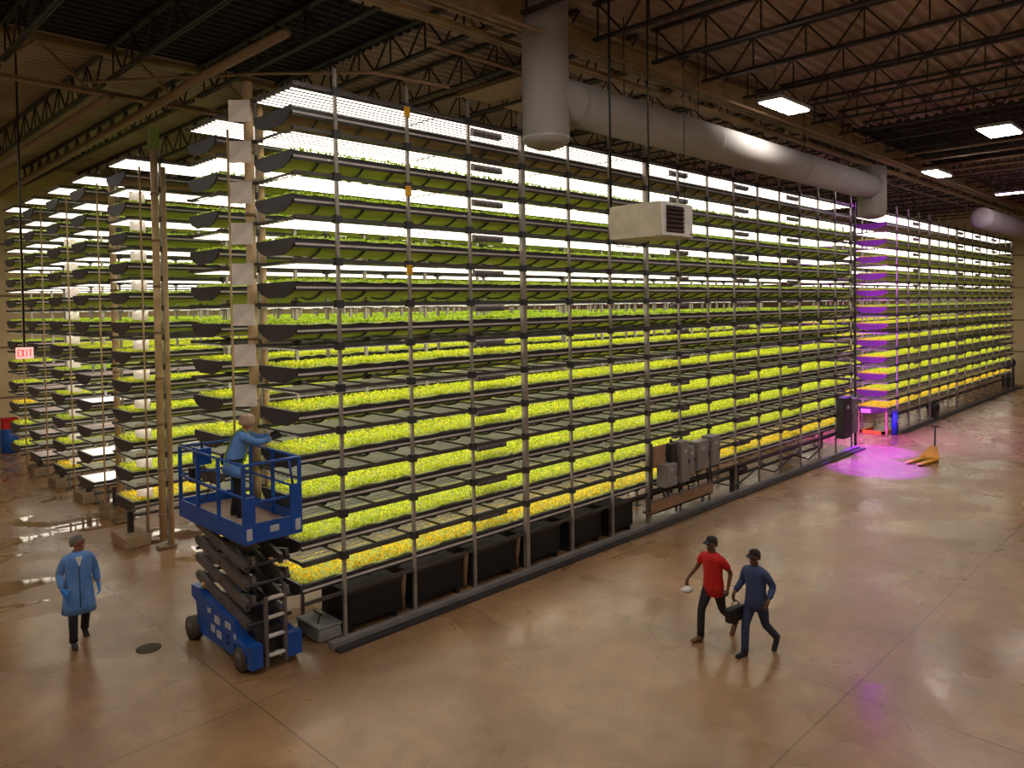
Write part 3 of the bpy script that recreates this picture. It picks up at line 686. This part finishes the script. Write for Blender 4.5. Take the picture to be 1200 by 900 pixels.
# scissor arms
for k in range(4):
    zl, zh = .72+.31*k, 1.1+.31*k
    for x in (.1, .68):
        MB().bar((x, .12, zl), (x, 2.02, zh), .06, .155).build('scissor_arm', 'arm', t)
    for x in (.2, .78):
        MB().bar((x, .12, zh), (x, 2.02, zl), .06, .155).build('scissor_arm', 'arm', t)
    for y, z in ((.12, zl), (2.02, zh), (1.07, (zl+zh)/2)): MB().tube([(.06, y, z), (.82, y, z)], .03, 10).build('pivot_pin', 'cabinet_d', t)
MB().tube([(.44, .5, .95), (.44, 1.6, 1.75)], .06, 12).build('lift_cylinder', 'cabinet_d', t)
MB().box((.06, 2.0, 1.98), (.5, 2.2, 2.12)).build('platform_bracket', 'white', t)
# platform: local x -0.05..0.88, y -0.17..2.3
PX0, PX1, PY0, PY1, PZ = -.06, .88, -.15, 2.3, 2.1
fl = MB().box((PX0, PY0, PZ+.1), (PX1, PY1, PZ+.14)).build('deck_plate', mat('deck_ply', 'a08672', .7), t)
pl = MB().box((PX0-.02, PY0-.02, PZ), (PX0, PY1+.02, PZ+.3)).box((PX1, PY0-.02, PZ), (PX1+.02, PY1+.02, PZ+.3)).box((PX0, PY0-.02, PZ), (PX1, PY0, PZ+.3)).box((PX0, PY1, PZ), (PX1, PY1+.02, PZ+.3)).box((PX0, PY0, PZ), (PX1, PY1, PZ+.05))
pl.build('toe_board', 'blue', t)
RT = PZ+1.22
for nm, z in (('top_rail', RT), ('mid_rail', PZ+.72)):
    MB().tube([(PX0, PY0, z), (PX0, PY1, z)], .022, 8).build(nm, 'blue', t); MB().tube([(PX1, PY0, z), (PX1, PY1, z)], .022, 8).build(nm, 'blue', t)
    MB().tube([(PX0, PY1, z), (PX1, PY1, z)], .022, 8).build(nm, 'blue', t)
MB().tube([(PX0, PY0, RT), (PX1, PY0, RT)], .025, 8).build('top_rail', 'blue', t)
for x in (PX0, PX1):
    for y in (PY0, .75, 1.55, PY1): MB().box((x-.025, y-.025, PZ), (x+.025, y+.025, RT)).build('rail_post', 'blue', t)
MB().box((PX0-.02, PY0-.03, PZ), (PX0+.17, PY0+.02, PZ+.72)).build('gate_plate', 'blue', t); MB().box((PX1-.17, PY0-.03, PZ), (PX1+.02, PY0+.02, PZ+.8)).build('gate_plate', 'blue', t)
MB().tube([(PX0+.17, PY0, PZ+.62), (PX1-.17, PY0, PZ+.62)], .022, 8).tube([(PX1-.12, PY0, PZ+.8), (PX1-.18, PY0, RT)], .02, 8).build('gate_bar', 'blue', t)
for x in (PX0+.02, PX1-.1): MB().box((x, PY0-.036, PZ+.06), (x+.09, PY0-.03, PZ+.24)).build('decal', 'decal', t)
MB().box((.35, PY0-.026, PZ+.12), (.5, PY0-.02, PZ+.22)).build('decal', 'decal', t)
cb = MB().box((PX0+.02, 1.5, RT-.22), (PX0+.22, 1.8, RT+.05)).build('control_box', 'blue', t); MB().tube([(PX0+.1, 1.6, RT+.05), (PX0+.1, 1.6, RT+.16)], .02, 8).build('joystick', 'black', cb)
MB().box((PX0+.1, 2.05, PZ+.6), (PX0+.25, 2.2, PZ+.85)).build('power_outlet', 'black', t)
MB().tube([(PX0+.1, 1.6, RT-.2), (PX0+.12, 1.3, PZ+.7), (PX0+.1, 1.5, PZ+.4), (PX0+.1, 1.9, PZ+.3)], .012, 6).build('cable', 'black', t)

# ---------------------------------------------------------------- people
def skin_mesh(name, V, E, R, sub=2):
    me = bpy.data.meshes.new(name); me.from_pydata([tuple(v) for v in V], E, [])
    o = bpy.data.objects.new(name+'_tmp', me); C.objects.link(o)
    o.modifiers.new('s', 'SKIN').use_smooth_shade = True
    o.modifiers.new('d', 'SUBSURF').render_levels = sub; o.modifiers['d'].levels = sub
    for i, r in enumerate(R):
        sv = me.skin_vertices[0].data[i]; sv.radius = (r, r) if not isinstance(r, tuple) else r; sv.use_root = (i == 0)
    dg = bpy.context.evaluated_depsgraph_get(); ev = o.evaluated_get(dg)
    out = bpy.data.meshes.new_from_object(ev); out.name = name
    bpy.data.objects.remove(o)
    for p in out.polygons: p.use_smooth = True
    return out
def join_mb(me, mb, name, mats):
    vs = [tuple(v.co) for v in me.vertices]; fs = [tuple(p.vertices) for p in me.polygons]
    mb.add(vs, fs, 0, True); return mb.mesh(name, mats)
class Sk:
    def __init__(s): s.V = []; s.E = []; s.R = []
    def p(s, co, r, par=None):
        s.V.append(Vector(co)); s.R.append(r); i = len(s.V)-1
        if par is not None: s.E.append((par, i))
        return i
    def mesh(s, name, sub=2): return skin_mesh(name, s.V, s.E, s.R, sub)
def lerp(a, b, t): return Vector(a)*(1-t)+Vector(b)*t
def person(name, label, loc, rz, J, P):
    """J: joints in local metres (x forward, y left). P: looks"""
    root = thing('person', label, 'person', loc, rz); root.scale = (P.get('s', 1),)*3
    J = {k: Vector(v) for k, v in J.items()}
    hd = P.get('head', 0); lift = P.get('tilt', 0)
    Rm = Matrix.Rotation(hd, 3, 'Z') @ Matrix.Rotation(-lift, 3, 'Y')
    hc = J['head']
    def H(x, y, z): return hc+Rm @ Vector((x, y, z))
    s = Sk()
    pel = s.p(J['pelvis'], .085); sp = s.p(lerp(J['pelvis'], J['chest'], .5), .09, pel); ch_ = s.p(J['chest'], .1, sp)
    nk = s.p(J['neck'], .052, ch_); jw = s.p(H(.005, 0, -.075), .062, nk); sk_ = s.p(H(0, 0, .01), .086, jw); cr_ = s.p(H(-.01, 0, .085), .06, sk_)
    s.p(H(.085, 0, -.055), .028, jw)     # chin
    s.p(H(.108, 0, -.01), .012, sk_)     # nose
    for e in (-1, 1): s.p(H(-.005, e*.09, -.005), .018, sk_)   # ears
    for sd, sg in (('l', 1), ('r', -1)):
        sh = s.p(J['sh_'+sd], .055, ch_); el = s.p(J['el_'+sd], .042, sh); wr = s.p(J['wr_'+sd], .027, el)
        d = (J['wr_'+sd]-J['el_'+sd]).normalized(); hdv = Vector(J.get('hd_'+sd, d)).normalized()
        ax = Vector(J.get('palm_'+sd, (0, 1, 0))); ax = (ax-hdv*ax.dot(hdv)).normalized()   # direction across the palm towards the thumb
        nrm = hdv.cross(ax)*sg
        W_ = J['wr_'+sd]; pm = s.p(W_+hdv*.05, .034 if not P.get('glove') else .022, wr)
        cu = P.get('curl_'+sd, .5)
        for i, (off, ln) in enumerate(() if P.get('glove') else ((.03, .075), (.01, .085), (-.01, .08), (-.03, .062))):
            k0 = s.p(W_+hdv*.09+ax*off, .012, pm); p = W_+hdv*.09+ax*off; par = k0; a = cu*.5
            for q in range(3):
                p = p+(hdv*math.cos(a)+nrm*math.sin(a))*ln/3; par = s.p(p, .0095-.001*q, par); a += cu
        if not P.get('glove'):
            tb = s.p(W_+hdv*.035+ax*.038, .013, pm); tb2 = s.p(W_+hdv*.07+ax*.058+nrm*.012, .011, tb); s.p(W_+hdv*.1+ax*.058+nrm*.03, .009, tb2)
    for sd in 'lr':
        hp = s.p(J['hip_'+sd], .06, pel); kn = s.p(J['kn_'+sd], .05, hp); an = s.p(J['an_'+sd], .034, kn); s.p(lerp(J['an_'+sd], J['toe_'+sd], .5)+Vector((0, 0, -.01)), .02, an)
    me = s.mesh('body'); me.materials.clear(); me.materials.append(M[P['skin']])
    body = put('body', me, root)
    # hand coverings
    for sd in 'lr':
        if P.get('glove'):
            s2 = Sk(); W_ = J['wr_'+sd]; d = (J['wr_'+sd]-J['el_'+sd]).normalized(); hdv = Vector(J.get('hd_'+sd, d)).normalized()
            ax = Vector(J.get('palm_'+sd, (0, 1, 0))); ax = (ax-hdv*ax.dot(hdv)).normalized(); nrm = hdv.cross(ax)*(1 if sd == 'l' else -1)
            w0 = s2.p(W_-d*.05, .036); w1 = s2.p(W_, .031, w0); pm = s2.p(W_+hdv*.05, .037, w1); cu = P.get('curl_'+sd, .5)
            for off, ln in ((.03, .077), (.01, .087), (-.01, .082), (-.03, .064)):
                p = W_+hdv*.09+ax*off; par = s2.p(p, .0145, pm); a = cu*.5
                for q in range(3): p = p+(hdv*math.cos(a)+nrm*math.sin(a))*ln/3; par = s2.p(p, .0118-.001*q, par); a += cu
            tb = s2.p(W_+hdv*.035+ax*.038, .016, pm); tb2 = s2.p(W_+hdv*.07+ax*.058+nrm*.012, .0135, tb); s2.p(W_+hdv*.102+ax*.058+nrm*.03, .0115, tb2)
            g = s2.mesh('glove'); g.materials.clear(); g.materials.append(M[P['glove']]); put('glove', g, root)
    # face
    for e in (-1, 1):
        MB().tube([H(.074, e*.033, .018), H(.083, e*.033, .018)], .011, 8).build('eye', 'eye', root)
        MB().bar(H(.08, e*.018, .04), H(.076, e*.05, .038), .008, .008).build('eyebrow', P['hair'], root)
    MB().bar(H(.098, -.022, -.05), H(.098, .022, -.05), .012, .01).build('mouth', 'mouth', root)
    if P.get('glasses'):
        mb = MB()
        for e in (-1, 1): mb.tube([H(.095, e*.035, .018), H(.1, e*.035, .018)], .024, 10); mb.bar(H(.095, e*.06, .02), H(-.0, e*.092, .02), .006)
        mb.build('glasses', 'eye', root)
    # hair / cap / net
    n = 14
    def cap(r, zlow, mname, nm, puff=1.0, brim=0):
        rs = []
        prof_ = ((.93, 0), (1.0, .22), (1.0, .45), (.93, .66), (.78, .83), (.5, .95), (.12, 1.0))
        for i in range(7):
            rad = prof_[i][0]*r*puff; z = zlow+(.135*puff-zlow)*prof_[i][1]
            rs.append([H(-.018+math.cos(2*math.pi*j/n)*(rad+.004)*1.06, math.sin(2*math.pi*j/n)*rad*.98, z+((.085 if not P.get('net') else .05)*max(0, math.cos(2*math.pi*j/n))*(1-i/6) if not brim else 0)) for j in range(n)])
        mb = MB().rings(rs)
        if brim:
            vs = [H(.085, -.07, zlow+.02), H(.085, .07, zlow+.02), H(.17, .045, zlow+.0), H(.17, -.045, zlow+.0), H(.085, -.07, zlow+.03), H(.085, .07, zlow+.03), H(.17, .045, zlow+.008), H(.17, -.045, zlow+.008)]
            mb.add(vs, [(0, 1, 2, 3), (7, 6, 5, 4), (0, 4, 5, 1), (1, 5, 6, 2), (2, 6, 7, 3), (3, 7, 4, 0)])
        mb.build(nm, mname, root)
    if P.get('cap'): cap(.094, .03, P['cap'], 'cap', .93, 1); cap(.093, -.04, P['hair'], 'hair')
    elif P.get('net'): cap(.108, -.06, 'net', 'hair_net', 1.08)
    else: cap(.099, -.03, P['hair'], 'hair', .93)
    # trousers: pelvis shell and two tapering legs
    mb = MB(); n = 18
    rs = []
    for dz, a_, b_ in ((-.13, .12, .1), (-.08, .165, .128), (0, .175, .13), (.08, .17, .125), (.12, .16, .12)):
        rs.append([J['pelvis']+Vector((math.cos(2*math.pi*j/n)*b_, math.sin(2*math.pi*j/n)*a_, dz)) for j in range(n)])
    mb.rings(rs)
    for sd in 'lr':
        h, k_, a_ = J['hip_'+sd], J['kn_'+sd], J['an_'+sd]
        pts = [h+Vector((0, 0, .03)), lerp(h, k_, .3), lerp(h, k_, .65), lerp(h, k_, .92), lerp(k_, a_, .08), lerp(k_, a_, .4), lerp(k_, a_, .8), lerp(k_, a_, 1.0)+Vector((0, 0, -.01))]
        mb.tube(pts, [.098, .098, .083, .07, .068, .066, .062, .064], 14, up=(1, 0, 0))
    mb.build('trousers', P['legs'], root)
    for sd in 'lr':
        a_ = J['an_'+sd]; to = J['toe_'+sd]; d = (to-a_); d = d.normalized()
        sole = (to-Vector((a_.x, a_.y, to.z)) if P.get('flat', 1) and a_.z < .12 else (to-a_)).normalized()
        heel = Vector((a_.x, a_.y, a_.z-.05))-sole*.06
        pts = [heel, heel+sole*.03, heel+sole*.1, heel+sole*.18, heel+sole*.25, heel+sole*.29]
        mb = MB().tube(pts, [(.03, .03), (.042, .045), (.044, .05), (.046, .04), (.044, .032), (.025, .02)], 12)
        mb.tube([a_+Vector((0, 0, .04)), a_-Vector((0, 0, .03))], [.05, .048], 12, up=(1, 0, 0))
        mb.build('shoe', P['shoe'], root)
    # upper garment: elliptical torso loft + sleeves
    mb = MB(); rs = []; n = 20
    up_ = (J['neck']-J['pelvis']).normalized()
    acr = (J['sh_l']-J['sh_r']).normalized(); fw_ = acr.cross(up_).normalized()
    def ring(c, a, b, wob=0): return [Vector(c)+acr*math.cos(2*math.pi*j/n)*a+fw_*math.sin(2*math.pi*j/n)*b*(1+wob*math.sin(6*math.pi*j/n)) for j in range(n)]
    spec_ = P['torso']
    for tt, a, b in spec_:
        if tt >= 0: c = lerp(J['pelvis'], J['neck'], tt)
        else: c = J['pelvis']+Vector((P.get('skirt_lean', 0)*-tt, 0, tt))
        rs.append(ring(c, a, b, .06 if tt < 0 else 0))
    mb.rings(rs, 0, True)
    s = Sk()
    c0 = s.p(J['chest'], .1)
    for sd in 'lr':
        sh = s.p(J['sh_'+sd], .082, c0); m1 = s.p(lerp(J['sh_'+sd], J['el_'+sd], .5), .072, sh)
        if P.get('short'): s.p(lerp(J['sh_'+sd], J['el_'+sd], .72), .07, m1)
        else:
            el = s.p(J['el_'+sd], .064, m1); s.p(lerp(J['el_'+sd], J['wr_'+sd], .88), .052, el)
    sl = s.mesh('sl'); me = join_mb(sl, mb, P['top_name'], P['top']); put(P['top_name'], me, root)
    if P.get('collar'):
        cpt = J['neck']; mb = MB().rings([ring(cpt+Vector((0, 0, -.03)), .085, .075), ring(cpt+Vector((.0, 0, .02)), .075, .07)], 0, False); mb.build('collar', P['top'], root)
        mb = MB(); f0 = lerp(J['pelvis'], J['neck'], .9)+fw_*.13; f1 = lerp(J['pelvis'], J['neck'], .62)+fw_*.146
        a_, b_ = f0+acr*.05, f0-acr*.05; mb.add([a_, b_, f1, a_-fw_*.02, b_-fw_*.02, f1-fw_*.02], [(0, 2, 1), (0, 1, 4, 3), (1, 2, 5, 4), (2, 0, 3, 5), (3, 4, 5)]); mb.build('undershirt', 'white', root)
        mb = MB(); pts = [lerp(J['pelvis'], J['neck'], .62)+fw_*.148, lerp(J['pelvis'], J['neck'], .2)+fw_*.152, J['pelvis']+Vector((0, 0, -.3))+fw_*.19]
        mb.tube(pts, .007, 6); mb.build('front_seam', 'navy', root)
    return root, H

COAT = [(-.42, .25, .215), (-.3, .235, .2), (-.12, .215, .175), (.0, .2, .16), (.3, .185, .142), (.6, .2, .14), (.8, .205, .135), (.93, .16, .11), (1.0, .07, .065)]
TEE = [(-.16, .192, .15), (.0, .19, .148), (.3, .175, .13), (.6, .19, .13), (.8, .2, .13), (.93, .16, .11), (1.0, .07, .062)]
# 1. man in long light blue coat, looking to the side
J = dict(pelvis=(0, 0, .94), chest=(.01, 0, 1.32), neck=(.01, 0, 1.49), head=(.03, -.0, 1.63),
         sh_l=(.0, .175, 1.41), el_l=(-.06, .25, 1.14), wr_l=(.02, .28, .9), sh_r=(.0, -.175, 1.41), el_r=(-.05, -.26, 1.14), wr_r=(.13, -.24, .94),
         hip_l=(0, .09, .9), kn_l=(-.03, .1, .5), an_l=(-.33, .11, .13), toe_l=(-.2, .12, .04), hip_r=(0, -.09, .9), kn_r=(.1, -.1, .5), an_r=(.1, -.1, .09), toe_r=(.24, -.1, .035),
         palm_l=(1, 0, 0), palm_r=(.2, .6, 1), hd_r=(.7, .3, -.5))
person('man_in_coat', 'person in long light blue coat and black trousers, looking up sideways, walking at left', (3.75, 14.42, 0), math.radians(262), J,
       dict(skin='skin_m', hair='hair_g', legs='dark_cloth', shoe='dark_cloth', top='coat', top_name='lab_coat', torso=COAT, collar=True, head=math.radians(62), tilt=.15, glove='glove', glasses=True, s=1.07, skirt_lean=-.05))
# 2. red t-shirt
J = dict(pelvis=(0, 0, .93), chest=(.02, 0, 1.31), neck=(.03, 0, 1.49), head=(.05, 0, 1.63),
         sh_l=(.02, .19, 1.41), el_l=(-.14, .25, 1.16), wr_l=(-.05, .26, .92), sh_r=(.02, -.19, 1.41), el_r=(.03, -.32, 1.16), wr_r=(.2, -.4, .96),
         hip_l=(0, .09, .9), kn_l=(-.1, .1, .51), an_l=(-.43, .1, .22), toe_l=(-.36, .1, .09), hip_r=(0, -.09, .9), kn_r=(.2, -.1, .52), an_r=(.22, -.1, .09), toe_r=(.36, -.1, .035),
         palm_l=(1, 0, 0), palm_r=(1, .2, 0), hd_r=(.1, -.1, -1))
r2, H2 = person('man_in_red', 'person in red short sleeved shirt, dark trousers and cap, walking down the aisle', (11.3, 6.55, 0), math.radians(170), J,
       dict(skin='skin_d', hair='hair_d', legs='dark_cloth', shoe='brown', top='red_cloth', top_name='shirt', torso=TEE, short=True, cap='dark_cloth', s=1.0, curl_r=.7))
# 3. navy
J = dict(pelvis=(0, 0, .93), chest=(.02, 0, 1.31), neck=(.03, 0, 1.49), head=(.05, 0, 1.63),
         sh_l=(.02, .18, 1.41), el_l=(-.12, .24, 1.16), wr_l=(.05, .26, .97), sh_r=(.02, -.18, 1.41), el_r=(-.02, -.28, 1.15), wr_r=(.2, -.3, .98),
         hip_l=(0, .09, .9), kn_l=(-.1, .1, .51), an_l=(-.42, .1, .21), toe_l=(-.35, .1, .08), hip_r=(0, -.09, .9), kn_r=(.16, -.1, .51), an_r=(.18, -.1, .09), toe_r=(.32, -.1, .035),
         palm_l=(1, 0, 0), palm_r=(1, .2, 0), hd_r=(.1, 0, -1))
person('man_in_navy', 'person in navy shirt, blue jeans and cap carrying a black bag, walking down the aisle', (11.25, 5.75, 0), math.radians(172), J,
       dict(skin='skin_d', hair='hair_d', legs='jeans', shoe='dark_cloth', top='navy', top_name='shirt', torso=TEE, short=False, cap='dark_cloth', s=.98, curl_r=1.0))
# bag and paper
t = thing('hand_bag', 'black bag hanging from the hand of the person in navy', 'bag', (11.02, 6.0, .55), math.radians(172))
bevel(MB().box((-.2, -.07, 0), (.2, .07, .24)).build('body', 'black', t), .04, 3)
MB().tube([(-.1, 0, .22), (-.08, 0, .3), (0, 0, .33), (.08, 0, .3), (.1, 0, .22)], .01, 6).build('handle', 'black', t)
t = thing('paper_bundle', 'crumpled white paper in the hand of the person in red', 'paper', (11.04, 6.9, .8), math.radians(150))
mb = MB(); ico = []
for i in range(6):
    ico.append([Vector(((.02+.1*math.sin(math.pi*(i+.3)/6.0))*math.cos(a)*random.uniform(.8, 1.15), (.02+.06*math.sin(math.pi*(i+.3)/6))*math.sin(a)*random.uniform(.8, 1.15), -.04+i*.022)) for a in np.linspace(0, 2*math.pi, 9)[:-1]])
mb.rings(ico).build('sheet', 'white', t)
# 4. worker on the platform, facing the bed ends
J = dict(pelvis=(-.05, 0, .94), chest=(.06, 0, 1.29), neck=(.12, 0, 1.45), head=(.18, 0, 1.58),
         sh_l=(.1, .175, 1.38), el_l=(.34, .2, 1.27), wr_l=(.56, .13, 1.33), sh_r=(.1, -.175, 1.38), el_r=(.34, -.2, 1.26), wr_r=(.6, -.12, 1.32),
         hip_l=(-.05, .09, .9), kn_l=(-.01, .1, .5), an_l=(-.08, .11, .09), toe_l=(.06, .12, .035), hip_r=(-.05, -.09, .9), kn_r=(.06, -.1, .5), an_r=(.05, -.11, .09), toe_r=(.19, -.12, .035),
         palm_l=(0, -.3, 1), palm_r=(0, .3, 1))
r4, H4 = person('worker', 'person in blue coat, hair net and safety harness reaching forward on the lift platform', (5.58, 12.15, 2.24), math.radians(-32), J,
       dict(skin='skin_l', hair='hair_d', legs='dark_cloth', shoe='dark_cloth', top='coat', top_name='lab_coat', torso=[(-.22, .24, .2)]+COAT[2:], net=True, head=math.radians(5), tilt=-.25, glove='glove_k', s=1.0))
a_ = Vector((-.05, 0, .94)); b_ = Vector((.12, 0, 1.45)); fw_ = Vector((.95, 0, -.3)).normalized()
mb = MB()
for sg in (-1, 1):
    mb.tube([Vector((.11, sg*.1, 1.49)), Vector((.22, sg*.11, 1.36)), Vector((.17, sg*.07, 1.18)), Vector((.14, -sg*.06, 1.05)), Vector((.1, -sg*.17, .9))], .016, 6)
    mb.tube([Vector((.11, sg*.1, 1.49)), Vector((-.04, sg*.1, 1.4)), Vector((-.13, 0, 1.2)), Vector((-.19, -sg*.1, 1.02)), Vector((-.1, -sg*.2, .9))], .016, 6)
mb.build('harness', 'harness', r4)
n = 20
mb = MB().rings([[Vector((-.03+.17*math.cos(2*math.pi*j/n), .212*math.sin(2*math.pi*j/n), .97+dz)) for j in range(n)] for dz in (-.03, .03)], 0, False); mb.build('waist_belt', 'glove_k', r4)
mb = MB().box((-.28, .1, .86), (-.14, .26, 1.04)); bevel(mb.build('waist_pouch', 'dark_cloth', r4), .02)

bpy.context.view_layer.update()
